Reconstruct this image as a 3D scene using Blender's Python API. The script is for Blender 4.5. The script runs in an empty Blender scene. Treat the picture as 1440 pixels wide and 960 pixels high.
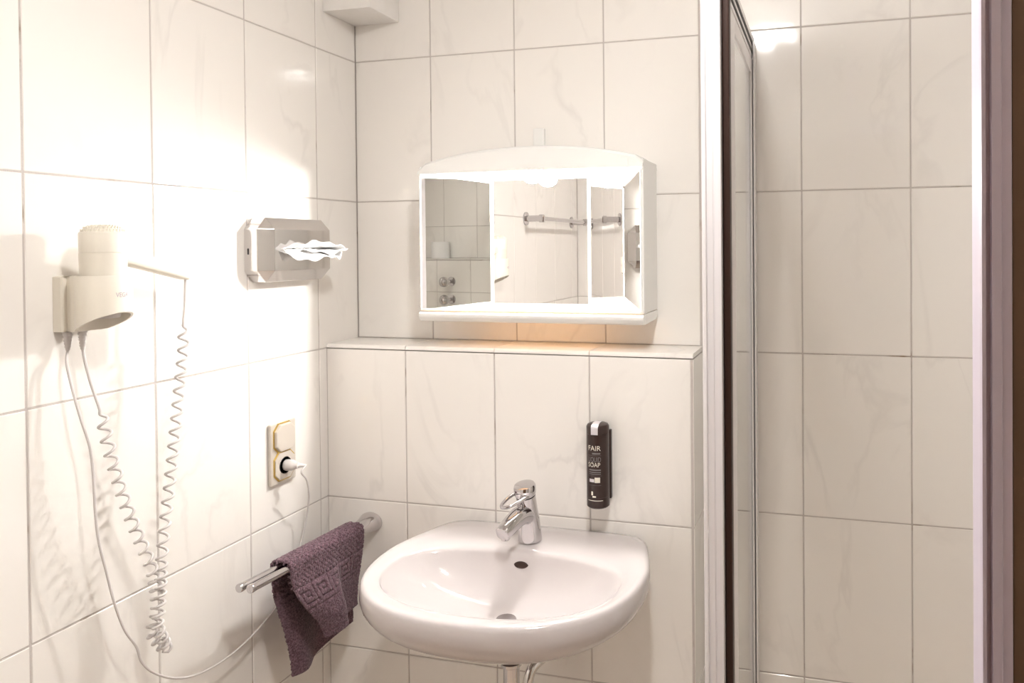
import bpy, bmesh, math, random
from mathutils import Vector, Matrix
random.seed(7)
PI = math.pi
sc = bpy.context.scene
COL = sc.collection

# ------------------------------------------------------------------ camera
cam_d = bpy.data.cameras.new('camera'); cam = bpy.data.objects.new('camera', cam_d); COL.objects.link(cam)
cam_d.sensor_fit = 'HORIZONTAL'; cam_d.sensor_width = 36.0; cam_d.lens = 26.4600672
cam_d.shift_x = -164.58 / 1440; cam_d.shift_y = -121.92 / 1440
cam_d.clip_start = 0.02
PITCH, ROLL, YAW = -0.010952, 0.008068, 0.257506
Rm = Matrix.Rotation(YAW, 3, 'Z') @ Matrix.Rotation(PITCH, 3, 'X') @ Matrix.Rotation(ROLL, 3, 'Y')
CAM = Vector((1.305987, -1.893553, 1.546576))
cam.matrix_world = Matrix.Translation(CAM) @ (Rm @ Matrix.Rotation(PI / 2, 3, 'X')).to_4x4()
sc.camera = cam
FPX, CX, CY = 1058.4027, 884.58, 358.08
def at(u, v, ax, val):
    """real-world point seen at photo pixel (u,v) on the plane ax=val"""
    d = Rm @ Vector(((u - CX) / FPX, 1, -(v - CY) / FPX))
    i = 'xyz'.index(ax)
    return CAM + d * ((val - CAM[i]) / d[i])

# ------------------------------------------------------------------ world, exposure
w = bpy.data.worlds.new('world'); sc.world = w; w.use_nodes = True
w.node_tree.nodes['Background'].inputs[0].default_value = (0.02, 0.018, 0.016, 1)
w.node_tree.nodes['Background'].inputs[1].default_value = 1.0
vs = sc.view_settings
vs.view_transform = 'Standard'; vs.look = 'None'; vs.gamma = 1.0; vs.use_curve_mapping = False
vs.exposure = 1.66
LAMP_STRENGTH = 255.0
CEILING_STRENGTH = 83.0
LAMP_COL = (1.0, 0.985, 0.965)

# ------------------------------------------------------------------ materials
MATS = {}
def mat(name, col, rough=0.5, metal=0.0, spec=0.5, coat=0.0, emit=None, es=0.0, sheen=0.0):
    m = bpy.data.materials.new(name); m.use_nodes = True
    b = m.node_tree.nodes['Principled BSDF']
    b.inputs['Base Color'].default_value = (*col, 1); b.inputs['Roughness'].default_value = rough
    b.inputs['Metallic'].default_value = metal; b.inputs['Specular IOR Level'].default_value = spec
    b.inputs['Coat Weight'].default_value = coat; b.inputs['Coat Roughness'].default_value = 0.05
    b.inputs['Sheen Weight'].default_value = sheen
    if emit:
        b.inputs['Emission Color'].default_value = (*emit, 1); b.inputs['Emission Strength'].default_value = es
    MATS[name] = m
    return m
def N(m, t, **kw):
    n = m.node_tree.nodes.new(t)
    for k, v in kw.items(): setattr(n, k, v)
    return n
def noise_col(m, c1, c2, scale=8, detail=4, p0=.35, p1=.65, bump=0.0, bscale=None, coord='Object'):
    nt = m.node_tree; b = nt.nodes['Principled BSDF']
    tc = N(m, 'ShaderNodeTexCoord'); nz = N(m, 'ShaderNodeTexNoise')
    nz.inputs['Scale'].default_value = scale; nz.inputs['Detail'].default_value = detail
    nt.links.new(tc.outputs[coord], nz.inputs['Vector'])
    cr = N(m, 'ShaderNodeValToRGB'); e = cr.color_ramp.elements
    e[0].position = p0; e[1].position = p1; e[0].color = (*c1, 1); e[1].color = (*c2, 1)
    nt.links.new(nz.outputs['Fac'], cr.inputs['Fac']); nt.links.new(cr.outputs['Color'], b.inputs['Base Color'])
    if bump:
        n2 = N(m, 'ShaderNodeTexNoise'); n2.inputs['Scale'].default_value = bscale or scale * 8
        nt.links.new(tc.outputs[coord], n2.inputs['Vector'])
        bp = N(m, 'ShaderNodeBump'); bp.inputs['Strength'].default_value = bump; bp.inputs['Distance'].default_value = 0.002
        nt.links.new(n2.outputs['Fac'], bp.inputs['Height']); nt.links.new(bp.outputs['Normal'], b.inputs['Normal'])
def tile_mat():
    m = mat('tile_glaze', (0.8, 0.77, 0.74), 0.07, spec=0.5)
    nt = m.node_tree; b = nt.nodes['Principled BSDF']; L = nt.links.new
    tc = N(m, 'ShaderNodeTexCoord'); oi = N(m, 'ShaderNodeObjectInfo')
    ml = N(m, 'ShaderNodeMath', operation='MULTIPLY'); ml.inputs[1].default_value = 37.0
    L(oi.outputs['Random'], ml.inputs[0])
    cb = N(m, 'ShaderNodeCombineXYZ'); L(ml.outputs[0], cb.inputs[0]); L(ml.outputs[0], cb.inputs[1]); L(ml.outputs[0], cb.inputs[2])
    mp = N(m, 'ShaderNodeMapping'); mp.inputs['Rotation'].default_value = (0.3, 0.75, 0.55); mp.inputs['Scale'].default_value = (1.0, 1.0, 0.45)
    L(tc.outputs['Object'], mp.inputs['Vector'])
    va = N(m, 'ShaderNodeVectorMath', operation='ADD'); L(mp.outputs[0], va.inputs[0]); L(cb.outputs[0], va.inputs[1])
    # thin marble veins : distance of a warped noise from 0.5
    n1 = N(m, 'ShaderNodeTexNoise'); n1.inputs['Scale'].default_value = 4.5; n1.inputs['Detail'].default_value = 5; n1.inputs['Distortion'].default_value = 0.7
    L(va.outputs[0], n1.inputs['Vector'])
    s1 = N(m, 'ShaderNodeMath', operation='SUBTRACT'); s1.inputs[1].default_value = 0.5; L(n1.outputs['Fac'], s1.inputs[0])
    a1 = N(m, 'ShaderNodeMath', operation='ABSOLUTE'); L(s1.outputs[0], a1.inputs[0])
    mr = N(m, 'ShaderNodeMapRange'); mr.inputs['From Min'].default_value = 0.0; mr.inputs['From Max'].default_value = 0.028
    mr.inputs['To Min'].default_value = 1.0; mr.inputs['To Max'].default_value = 0.0; L(a1.outputs[0], mr.inputs['Value'])
    n2 = N(m, 'ShaderNodeTexNoise'); n2.inputs['Scale'].default_value = 6; n2.inputs['Detail'].default_value = 2; L(va.outputs[0], n2.inputs['Vector'])
    r2 = N(m, 'ShaderNodeMapRange'); r2.inputs['From Min'].default_value = 0.42; r2.inputs['From Max'].default_value = 0.68; L(n2.outputs['Fac'], r2.inputs['Value'])
    mm = N(m, 'ShaderNodeMath', operation='MULTIPLY'); L(mr.outputs[0], mm.inputs[0]); L(r2.outputs[0], mm.inputs[1])
    k = N(m, 'ShaderNodeMath', operation='MULTIPLY'); k.inputs[1].default_value = 0.17; L(mm.outputs[0], k.inputs[0])
    mix = N(m, 'ShaderNodeMix', data_type='RGBA'); mix.inputs[6].default_value = (0.89, 0.855, 0.81, 1); mix.inputs[7].default_value = (0.45, 0.42, 0.40, 1)
    L(k.outputs[0], mix.inputs[0]); L(mix.outputs[2], b.inputs['Base Color'])
    return m
TILE = tile_mat()
GROUT = mat('grout', (0.42, 0.38, 0.35), 0.85)
noise_col(GROUT, (0.25, 0.18, 0.115), (0.56, 0.51, 0.48), 9, 6, .28, .40, bump=.4, bscale=300)
PLASTER = mat('plaster_paint', (0.82, 0.79, 0.75), 0.7); noise_col(PLASTER, (0.86, 0.83, 0.79), (0.90, 0.87, 0.84), 14, bump=.15, bscale=160)
FLOORM = mat('floor_glaze', (0.42, 0.38, 0.34), 0.3); noise_col(FLOORM, (0.68, 0.56, 0.45), (0.78, 0.65, 0.53), 12)
CERAMIC = mat('sanitary_ceramic', (0.58, 0.535, 0.525), 0.06, coat=0.3)
CHROME = mat('chrome', (0.60, 0.58, 0.59), 0.04, metal=1.0)
STEEL = mat('polished_steel', (0.74, 0.72, 0.71), 0.09, metal=1.0)
MIRROR = mat('mirror_silver', (0.90, 0.89, 0.88), 0.0, metal=1.0)
WPLAST = mat('white_plastic', (0.86, 0.85, 0.82), 0.25)
IVORY = mat('ivory_plastic', (0.83, 0.78, 0.68), 0.3)
CORDM = mat('cord_plastic', (0.68, 0.64, 0.62), 0.4)
LACQ = mat('white_lacquered_aluminium', (0.86, 0.83, 0.84), 0.25)
ANOD = mat('grey_anodised_aluminium', (0.63, 0.565, 0.65), 0.35)
DARKFILL = mat('dark_fill', (0.030, 0.010, 0.005), 0.45)  # dark brown for gasket, post strip and overflow patch
PLAINBROWN = mat('plain_brown', (0.15, 0.085, 0.045), 0.5)
DOORWOOD = mat('dark_brown_wood', (0.09, 0.045, 0.02), 0.4); noise_col(DOORWOOD, (0.11, 0.055, 0.026), (0.20, 0.105, 0.055), 6, 6)
TRANSL = None
BLACK = mat('black_hole', (0.012, 0.010, 0.010), 0.6)
GOLD = mat('brass_gilt', (0.72, 0.52, 0.17), 0.2, metal=1.0)
PEARL = mat('pearl_plastic', (0.62, 0.56, 0.49), 0.3)
SOAP = mat('brown_bottle', (0.030, 0.014, 0.012), 0.28)
SILVERL = mat('silver_foil', (0.75, 0.72, 0.75), 0.3, metal=0.4)
INK = mat('cream_print', (0.80, 0.76, 0.66), 0.5)
INKG = mat('grey_print', (0.20, 0.19, 0.19), 0.5)
TISSUE = mat('tissue_paper', (0.86, 0.85, 0.84), 0.9); noise_col(TISSUE, (0.84, 0.83, 0.82), (0.88, 0.87, 0.86), 20, bump=.3, bscale=120)
TEXTG = mat('mauve_print', (0.45, 0.36, 0.42), 0.5)
ACRYL = mat('brown_door_panel', (0.17, 0.10, 0.055), 0.35)
TERRY = mat('mauve_terry', (0.13, 0.085, 0.10), 0.95, sheen=0.15)
noise_col(TERRY, (0.066, 0.029, 0.041), (0.23, 0.132, 0.165), 260, 3, .35, .7, bump=.9, bscale=420)
BULB = mat('lit_opal_glass', (0.9, 0.9, 0.9), 0.3, emit=LAMP_COL, es=LAMP_STRENGTH)
CBULB = mat('lit_ceiling_glass', (0.9, 0.9, 0.9), 0.3, emit=(1.0, 0.985, 0.965), es=CEILING_STRENGTH)
def glass_mat():
    m = bpy.data.materials.new('clear_glass'); m.use_nodes = True; nt = m.node_tree
    for n in list(nt.nodes): nt.nodes.remove(n)
    o = N(m, 'ShaderNodeOutputMaterial'); t = N(m, 'ShaderNodeBsdfTransparent'); g = N(m, 'ShaderNodeBsdfGlossy'); f = N(m, 'ShaderNodeFresnel'); x = N(m, 'ShaderNodeMixShader')
    t.inputs[0].default_value = (0.96, 0.97, 0.96, 1); g.inputs['Roughness'].default_value = 0.02; f.inputs[0].default_value = 1.45
    ge = N(m, 'ShaderNodeNewGeometry'); iv = N(m, 'ShaderNodeMath', operation='SUBTRACT'); iv.inputs[0].default_value = 1.0; mu = N(m, 'ShaderNodeMath', operation='MULTIPLY')
    nt.links.new(ge.outputs['Backfacing'], iv.inputs[1]); nt.links.new(iv.outputs[0], mu.inputs[0]); nt.links.new(f.outputs[0], mu.inputs[1])   # only the entry face reflects
    nt.links.new(mu.outputs[0], x.inputs[0]); nt.links.new(t.outputs[0], x.inputs[1]); nt.links.new(g.outputs[0], x.inputs[2]); nt.links.new(x.outputs[0], o.inputs[0])
    return m
GLASS = glass_mat()
def translucent_plastic():
    m = bpy.data.materials.new('translucent_plastic'); m.use_nodes = True; nt = m.node_tree
    for n in list(nt.nodes): nt.nodes.remove(n)
    o = N(m, 'ShaderNodeOutputMaterial'); d = N(m, 'ShaderNodeBsdfDiffuse'); t = N(m, 'ShaderNodeBsdfTranslucent'); x = N(m, 'ShaderNodeMixShader')
    d.inputs[0].default_value = (0.86, 0.85, 0.82, 1); t.inputs[0].default_value = (0.95, 0.70, 0.45, 1); x.inputs[0].default_value = 0.34
    nt.links.new(d.outputs[0], x.inputs[1]); nt.links.new(t.outputs[0], x.inputs[2]); nt.links.new(x.outputs[0], o.inputs[0]); return m
TRANSL = translucent_plastic()

# ------------------------------------------------------------------ mesh helpers
class MB:
    def __init__(s): s.v = []; s.f = []
    def add(s, vs, fs):
        o = len(s.v); s.v += [tuple(p) for p in vs]; s.f += [tuple(i + o for i in f) for f in fs]; return s
    def box(s, a, b, m=None):
        x0, y0, z0 = a; x1, y1, z1 = b
        vs = [(x0, y0, z0), (x1, y0, z0), (x1, y1, z0), (x0, y1, z0), (x0, y0, z1), (x1, y0, z1), (x1, y1, z1), (x0, y1, z1)]
        if m: vs = [m @ Vector(p) for p in vs]
        return s.add(vs, [(0, 3, 2, 1), (4, 5, 6, 7), (0, 1, 5, 4), (1, 2, 6, 5), (2, 3, 7, 6), (3, 0, 4, 7)])
    def loft(s, loops, closed=True, cap0=True, cap1=True):
        n = len(loops[0]); vs = [p for l in loops for p in l]; fs = []
        for k in range(len(loops) - 1):
            for i in range(n if closed else n - 1):
                j = (i + 1) % n; fs.append((k * n + i, k * n + j, (k + 1) * n + j, (k + 1) * n + i))
        if cap0: fs.append(tuple(reversed(range(n))))
        if cap1: fs.append(tuple((len(loops) - 1) * n + i for i in range(n)))
        return s.add(vs, fs)
    def prism(s, pts, axis, a, b):
        """polygon (2-D) extruded along axis from a to b"""
        def P(p, c): return {'x': (c, p[0], p[1]), 'y': (p[0], c, p[1]), 'z': (p[0], p[1], c)}[axis]
        return s.loft([[P(p, a) for p in pts], [P(p, b) for p in pts]])
    def tube(s, pts, r, n=10, cap=True):
        pts = [Vector(p) for p in pts]; m = len(pts)
        rr = r if isinstance(r, (list, tuple)) else [r] * m
        T = [(pts[min(i + 1, m - 1)] - pts[max(i - 1, 0)]).normalized() for i in range(m)]
        up = Vector((0, 0, 1)) if abs(T[0].z) < .9 else Vector((1, 0, 0))
        nrm = (up - T[0] * up.dot(T[0])).normalized(); loops = []
        for i in range(m):
            nrm = (nrm - T[i] * nrm.dot(T[i])).normalized(); bi = T[i].cross(nrm)
            loops.append([pts[i] + (nrm * math.cos(2 * PI * k / n) + bi * math.sin(2 * PI * k / n)) * rr[i] for k in range(n)])
        return s.loft(loops, True, cap, cap)
    def lathe(s, prof, c, ax=(0, 0, 1), n=24):
        """prof: list of (radius, height along ax)"""
        ax = Vector(ax).normalized(); u = ax.orthogonal().normalized(); v = ax.cross(u); c = Vector(c)
        return s.loft([[c + ax * h + (u * math.cos(2 * PI * k / n) + v * math.sin(2 * PI * k / n)) * max(r, 1e-5) for k in range(n)] for r, h in prof])
    def mesh(s, name):
        me = bpy.data.meshes.new(name); me.from_pydata(s.v, [], s.f)
        bm = bmesh.new(); bm.from_mesh(me); bmesh.ops.remove_doubles(bm, verts=bm.verts, dist=1e-6); bmesh.ops.recalc_face_normals(bm, faces=bm.faces); bm.to_mesh(me); bm.free()
        return me
    def build(s, name, m, parent=None, smooth=None, bevel=0.0, seg=2):
        return link(name, s.mesh(name), m, parent, smooth, bevel, seg)
def link(name, me, m, parent=None, smooth=None, bevel=0.0, seg=2):
    if m and not me.materials: me.materials.append(m)
    if bevel:
        bm = bmesh.new(); bm.from_mesh(me)
        ed = [e for e in bm.edges if len(e.link_faces) == 2 and e.calc_face_angle(0) > 0.5]
        bmesh.ops.bevel(bm, geom=ed, offset=bevel, segments=seg, profile=0.5, affect='EDGES', clamp_overlap=True)
        bm.to_mesh(me); bm.free()
    if smooth is not None:
        for p in me.polygons: p.use_smooth = True
        me.set_sharp_from_angle(angle=math.radians(smooth))
    o = bpy.data.objects.new(name, me); COL.objects.link(o)
    if parent: o.parent = parent; o.matrix_parent_inverse = Matrix.Translation(-parent_loc(parent))
    return o
def parent_loc(p):
    v = Vector(p.location)
    while p.parent: p = p.parent; v = v + Vector(p.location) if False else v
    return v
def empty(name, loc, label, cat, group=None):
    o = bpy.data.objects.new(name, None); COL.objects.link(o); o.location = loc; o.empty_display_size = .05
    return tag(o, label, cat, group)
def tag(o, label, cat, group=None):
    o['label'] = label; o['category'] = cat
    if group: o['group'] = group
    return o
def struct(o, label=None, cat=None):
    o['kind'] = 'structure'
    if label: o['label'] = label
    if cat: o['category'] = cat
    return o
def crom(P, n=8):
    P = [Vector(p) for p in P]; Q = [P[0] * 2 - P[1]] + P + [P[-1] * 2 - P[-2]]; out = []
    for i in range(1, len(Q) - 2):
        a, b, c, d = Q[i - 1:i + 3]
        for k in range(n):
            t = k / n
            out.append(.5 * ((2 * b) + (c - a) * t + (2 * a - 5 * b + 4 * c - d) * t * t + (3 * b - a - 3 * c + d) * t ** 3))
    out.append(P[-1]); return out
def lerp(a, b, t): return a + (b - a) * t
def sstep(a, b, x):
    t = min(1, max(0, (x - a) / (b - a))); return t * t * (3 - 2 * t)

# ------------------------------------------------------------------ room shell
TW, TH, Z0 = 0.2518866, 0.4, 1.28
Y0, X0, D, XE, ZL = 0.172875, 0.238582, 0.144368, 0.99984, 1.291966
RW, FW, CEIL = 2.50, -2.03, 2.425       # right wall, front wall, ceiling
J = 0.0032; TT = 0.008                   # joint width, tile thickness
tile_cache = {}
def tile(parent, axis, face, a0, a1, z0, z1, sgn):
    """one glazed tile; axis = wall normal axis, face = coordinate of its glazed face, sgn = direction the glaze looks"""
    h = J / 2; w_, d_ = a1 - a0 - J, z1 - z0 - J
    if w_ < .004 or d_ < .004: return None
    key = (axis, sgn, round(w_, 4), round(d_, 4))
    if key not in tile_cache:
        mb = MB(); t0, t1 = (-TT, 0) if sgn > 0 else (0, TT)
        if axis == 'x': mb.box((t0, -w_ / 2, -d_ / 2), (t1, w_ / 2, d_ / 2))
        elif axis == 'y': mb.box((-w_ / 2, t0, -d_ / 2), (w_ / 2, t1, d_ / 2))
        else: mb.box((-w_ / 2, -d_ / 2, t0), (w_ / 2, d_ / 2, t1))
        me = mb.mesh('tile'); me.materials.append(TILE)
        bm = bmesh.new(); bm.from_mesh(me)
        bmesh.ops.bevel(bm, geom=list(bm.edges), offset=min(.0012, w_ / 5), segments=1, affect='EDGES', clamp_overlap=True); bm.to_mesh(me); bm.free()
        tile_cache[key] = me
    o = bpy.data.objects.new('tile', tile_cache[key]); COL.objects.link(o); o.parent = parent
    ca, cz = (a0 + a1) / 2, (z0 + z1) / 2
    o.location = {'x': (face, ca, cz), 'y': (ca, face, cz), 'z': (ca, cz, face)}[axis]
    o.rotation_euler = [random.gauss(0, .0009) for _ in range(3)]
    return o
def cuts(lo, hi, off, step):
    k = math.ceil((lo - off) / step - 1e-6); r = [lo]
    while off + k * step < hi - 1e-6:
        c = off + k * step
        if c > lo + 1e-6: r.append(c)
        k += 1
    return r + [hi]
def tiled(parent, axis, face, alo, ahi, zlo, zhi, aoff, sgn, skip=None):
    A = cuts(alo, ahi, aoff, TW); Zc = cuts(zlo, zhi, Z0, TH)
    for i in range(len(A) - 1):
        for k in range(len(Zc) - 1):
            if skip and skip(A[i], A[i + 1], Zc[k], Zc[k + 1]): continue
            tile(parent, axis, face, A[i], A[i + 1], Zc[k], Zc[k + 1], sgn)
R = .0013  # joint recess
wl = struct(MB().box((-.12, FW - .12, 0), (-R, .12, CEIL)).build('wall_left', GROUT), 'wall of glossy cream marbled tiles on the left, holding hair dryer and tissue box', 'wall')
tiled(wl, 'x', 0, FW, 0, 0, CEIL, -Y0, 1)
wb = struct(MB().box((0, R, 0), (RW, .12, CEIL)).build('wall_back', GROUT), 'back wall of cream marbled tiles behind mirror cabinet and shower', 'wall')
tiled(wb, 'y', 0, 0, XE, ZL, CEIL, X0, -1)
tiled(wb, 'y', 0, XE, RW - .1, 0, CEIL, X0, -1)
hw = struct(MB().box((0, -D + R, 0), (XE - R, 0, Z0 - .001)).build('wall_basin', GROUT), 'half height tiled wall carrying the washbasin, with a ledge on top', 'wall')
tiled(hw, 'y', -D, 0, XE, 0, Z0, X0, -1)
for z0, z1 in zip(cuts(0, Z0, Z0, TH)[:-1], cuts(0, Z0, Z0, TH)[1:]): tile(hw, 'x', XE, -D, 0, z0, z1, 1)
A = cuts(0, XE, X0, TW)
if A[-1] - A[-2] < .03: A.pop(-2)
for a0, a1 in zip(A[:-1], A[1:]):      # ledge tiles with a rounded nose
    prof = [(0, ZL - .011), (0, ZL)] + [(-D - .0 + .008 - .008 * math.sin(t * PI / 8), ZL - .008 + .008 * math.cos(t * PI / 8)) for t in range(5)] + [(-D, ZL - .0105)]
    me = MB().prism([(p[0], p[1]) for p in prof], 'x', a0 + J / 3, a1 - J / 3)
    me.build('tile', TILE, hw, smooth=30)
wr = struct(MB().box((RW - .1 + .0 + R, FW - .12, 0), (RW + .12, .12, 1.475)).box((RW + R, FW - .12, 1.475), (RW + .12, .12, CEIL)).build('wall_right', GROUT), 'tiled wall with a ledge seen in the mirror', 'wall')
tiled(wr, 'x', RW - .1, FW, 0, 0, 1.472, -1.596, -1)
tiled(wr, 'x', RW, FW, 0, 1.484, CEIL, -1.62, -1)
for a0, a1 in zip(cuts(FW, 0, -1.596, TW)[:-1], cuts(FW, 0, -1.596, TW)[1:]): tile(wr, 'z', 1.484, RW - .1 + .05 - .05, RW, a0, a1, 1)
wf = struct(MB().box((0, FW - .12, 0), (RW, FW - R, CEIL)).build('wall_front', GROUT), 'tiled wall behind the viewer, seen in the mirror', 'wall')
DX0, DX1, DZ = .80, 1.64, 2.02
tiled(wf, 'y', FW, 0, DX0 - .06, 0, CEIL, .16, 1); tiled(wf, 'y', FW, DX0 - .06, DX1 + .06, DZ + .06, CEIL, .16, 1); tiled(wf, 'y', FW, DX1 + .06, RW - .1, 0, CEIL, .16, 1)
dr1 = struct(MB().box((DX0, FW + .004, .005), (DX1, FW + .030, DZ)).build('door_1', DOORWOOD, bevel=.003), 'dark brown wooden door behind the viewer', 'door')
MB().box((DX0 - .06, FW + .0005, 0), (DX0 - .002, FW + .040, DZ + .06)).build('door_frame', DOORWOOD, dr1, bevel=.003)
MB().box((DX1 + .002, FW + .0005, 0), (DX1 + .06, FW + .040, DZ + .06)).build('door_frame', DOORWOOD, dr1, bevel=.003)
MB().box((DX0 - .002, FW + .0005, DZ + .002), (DX1 + .002, FW + .040, DZ + .06)).build('door_frame', DOORWOOD, dr1, bevel=.003)
MB().tube(crom([(DX0 + .06, FW + .03, 1.05), (DX0 + .06, FW + .075, 1.05), (DX0 + .09, FW + .08, 1.05), (DX0 + .18, FW + .08, 1.05)], 4), .010, 12).build('door_handle', CHROME, dr1, smooth=60)
struct(MB().box((-.12, FW - .12, -.1), (RW + .12, .12, 0)).build('floor', FLOORM), 'floor of the small bathroom', 'floor')
struct(MB().box((-.12, FW - .12, CEIL), (RW + .12, .12, CEIL + .1)).build('ceiling', PLASTER), 'white painted ceiling of the bathroom', 'ceiling')
# plastered pipe box in the upper corner
o = MB().box((0, -.142, 2.183), (.143, 0, CEIL)).build('pipe_casing', PLASTER, bevel=.002)
struct(tag(o, 'white plastered pipe casing in the upper corner of the walls', 'pipe casing'))

# ------------------------------------------------------------------ ceiling lamp
t = empty('ceiling_lamp', (1.105, -1.15, CEIL), 'round white glass lamp on the bathroom ceiling', 'lamp')
MB().lathe([(0, 0), (.07, 0), (.075, -.045), (0, -.045)], (1.105, -1.15, CEIL)).build('base', WPLAST, t, smooth=40)
MB().lathe([(.070, -.045), (.078, -.050), (.078, -.060), (.066, -.070), (.035, -.077), (0, -.079)], (1.105, -1.15, CEIL)).build('shade', CBULB, t, smooth=60)

# ------------------------------------------------------------------ mirror cabinet
FY = -.150; MY = -.030
xl0, xl1, xr1, xr0 = .288, .4345, .7095, .880   # left front, left inner, right inner, right front
ZB, ZM0, ZM1, ZH = 1.357, 1.389, 1.731, 1.738
cab = empty('mirror_cabinet', (.584, 0, ZB), 'white three winged mirror cabinet with lamp hood on the tiled wall above the ledge', 'cabinet')
# body: sides, tray and back behind the angled mirrors
MB().box((xr0 - .004, FY + .004, ZM0 - .004), (xr0 + .0025, -.001, 1.757)).build('side_panel', WPLAST, cab, bevel=.002)
MB().box((xl0 - .0025, FY + .004, ZM0 - .004), (xl0 + .002, -.001, 1.757)).build('side_panel', WPLAST, cab, bevel=.002)
prof = [(FY + .010, ZM0 - .006), (FY - .001, ZM0 - .006), (FY - .006, ZM0 - .011), (FY - .006, ZM0 - .018), (FY + .002, ZB + .002), (FY + .010, ZB)]
MB().prism([(p[0], p[1]) for p in prof], 'x', xl0 - .003, xr0 + .003).build('bottom_lip', WPLAST, cab, smooth=35, bevel=.0025)
for xa, xb in ((xl0 - .003, xl0 + .003), (xr0 - .003, xr0 + .003)):
    MB().prism([(-.001, ZM0 - .005), (FY + .009, ZM0 - .005), (FY + .009, ZB + .001), (-.02, ZB + .004), (-.001, ZB + .012)], 'x', xa, xb).build('side_lip', WPLAST, cab, bevel=.001)
MB().box((xl0 - .001, FY - .0005, ZM0 - .0048), (xr0 + .001, -.001, ZM0 - .0015)).build('shelf', TRANSL, cab)
MB().box((xl0, -.010, ZM0 - .002), (xr0, -.001, 1.75)).build('back_panel', WPLAST, cab)
# hood with arched top
pts = []
NA = 28
for i in range(NA + 1):
    q = i / NA; x = lerp(xl0 - .003, xr0 + .003, q); e = abs(2 * q - 1)
    z = 1.7995 - .037 * e ** 2.2 - (.012 * sstep(.93, 1, e))
    pts.append((x, z))
hood_top = pts
ZF = 1.737
loops = []
for y, dz in ((-.001, -.004), (-.03, 0), (FY + .012, 0), (FY + .002, -.003), (FY - .004, -.009)):
    loops.append([(x, y, z + dz) for x, z in pts])
loops.append([(x, FY - .004, ZF) for x, z in pts]); loops.append([(x, FY + .002, ZF) for x, z in pts]); loops.append([(x, FY + .003, max(ZF + .003, z - .014)) for x, z in pts])
loops.append([(x, -.001, max(ZF + .003, z - .014)) for x, z in pts])
mb = MB(); mb.loft(loops, closed=False, cap0=False, cap1=False)
n = NA + 1
for e in (0, NA): mb.add([l[e] for l in loops], [tuple(range(len(loops)))])
mb.build('hood', WPLAST, cab, smooth=35)
# socket flap let into the hood front, right end
MB().prism([(.8205, 1.739), (.8475, 1.739), (.8475, 1.758), (.8205, 1.763)], 'y', FY - .0052, FY - .003).build('socket_flap', WPLAST, cab, bevel=.0006)
# mirror doors: mirror sheet with a thin plastic edge
def door(p, q, nm='door'):
    p, q = Vector((p[0], p[1], 0)), Vector((q[0], q[1], 0)); d = (q - p); L_ = d.length; d.normalize(); nn = Vector((d.y, -d.x, 0))
    if nn.y > 0: nn = -nn
    M_ = Matrix(((d.x, -nn.x, 0, p.x), (d.y, -nn.y, 0, p.y), (0, 0, 1, 0), (0, 0, 0, 1)))
    dr = MB().box((0, .0012, ZM0), (L_, .010, ZM1), M_).build(nm, WPLAST, cab)
    b = .0035
    MB().box((b, 0, ZM0 + .0015), (L_ - b, .0012, ZM1 - .003), M_).build('mirror', MIRROR, dr)
    for e0, e1 in ((0, b), (L_ - b, L_)): MB().box((e0, -.0012, ZM0), (e1, .0012, ZM1), M_).build('edge_strip', WPLAST, dr)
    return dr
door((xl0 + .001, FY), (xl1 - .001, MY))
door((xl1 + .001, MY), (xr1 - .001, MY))
door((xr1 + .001, MY), (xr0 - .003, FY + .002))
# lamp under the hood
lx, ly, lz = .575, -.085, 1.738
MB().lathe([(0, .047), (.017, .047), (.017, .026), (.012, .024), (0, .024)], (lx, ly, lz)).build('lamp_socket', WPLAST, cab, smooth=40)
MB().lathe([(.0, .027), (.012, .026), (.020, .018), (.026, .006), (.027, -.004), (.022, -.018), (.012, -.026), (0, -.028)], (lx, ly, lz)).build('bulb', BULB, cab, smooth=80)
o = MB().box((.549, -.016, 1.797), (.580, -.0005, 1.863)).build('cable_cover', WPLAST, bevel=.003)
tag(o, 'small white cable cover on the tiles above the mirror cabinet hood', 'cable cover')

# ------------------------------------------------------------------ washbasin
BX = .632
def outer(th, k=1.0):
    """plan outline of the basin, th measured from +x, front = -y"""
    c, s = math.cos(th), math.sin(th)
    if s <= 0:
        a, b, e = .307, .285, 2.35
        r = (abs(c / a) ** e + abs(s / b) ** e) ** (-1 / e)
        return BX + r * c, -.372 + r * s
    a, b, e = .307, .232, 9.0
    r = (abs(c / a) ** e + abs(s / b) ** e) ** (-1 / e)
    x, y = r * c, -.372 + r * s
    return BX + x * (1 - .14 * sstep(0, .232, y + .372)), y
def inner(th):
    c, s = math.cos(th), math.sin(th)
    if s <= 0: a, b, e = .258, .172, 2.25
    else: a, b, e = .258, .135, 2.6
    r = (abs(c / a) ** e + abs(s / b) ** e) ** (-1 / e)
    return BX + r * c, -.428 + r * s
NB = 96
def lp(f): return [f(2 * PI * k / NB) for k in range(NB)]
def mixloop(q, z, fin=inner, fout=outer, dz=None):
    r = []
    for k in range(NB):
        th = 2 * PI * k / NB; xi, yi = fin(th); xo, yo = fout(th)
        x, y = lerp(xi, xo, q), lerp(yi, yo, q); y = min(y, -D - .0006)
        r.append((x, y, z + (dz(th) if dz else 0)))
    return r
DRX, DRY = .632, -.402
def bowl(s, z):
    r = []
    for k in range(NB):
        th = 2 * PI * k / NB; xi, yi = inner(th)
        r.append((lerp(DRX, xi, s), lerp(DRY, yi, s), z))
    return r
def under(s, z):
    r = []
    for k in range(NB):
        th = 2 * PI * k / NB; xo, yo = outer(th)
        cx, cy = BX, -.34
        r.append((lerp(cx, xo, s), min(lerp(cy, yo, s if yo < cy else max(s, .93)), -D - .0006), z))
    return r
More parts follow.
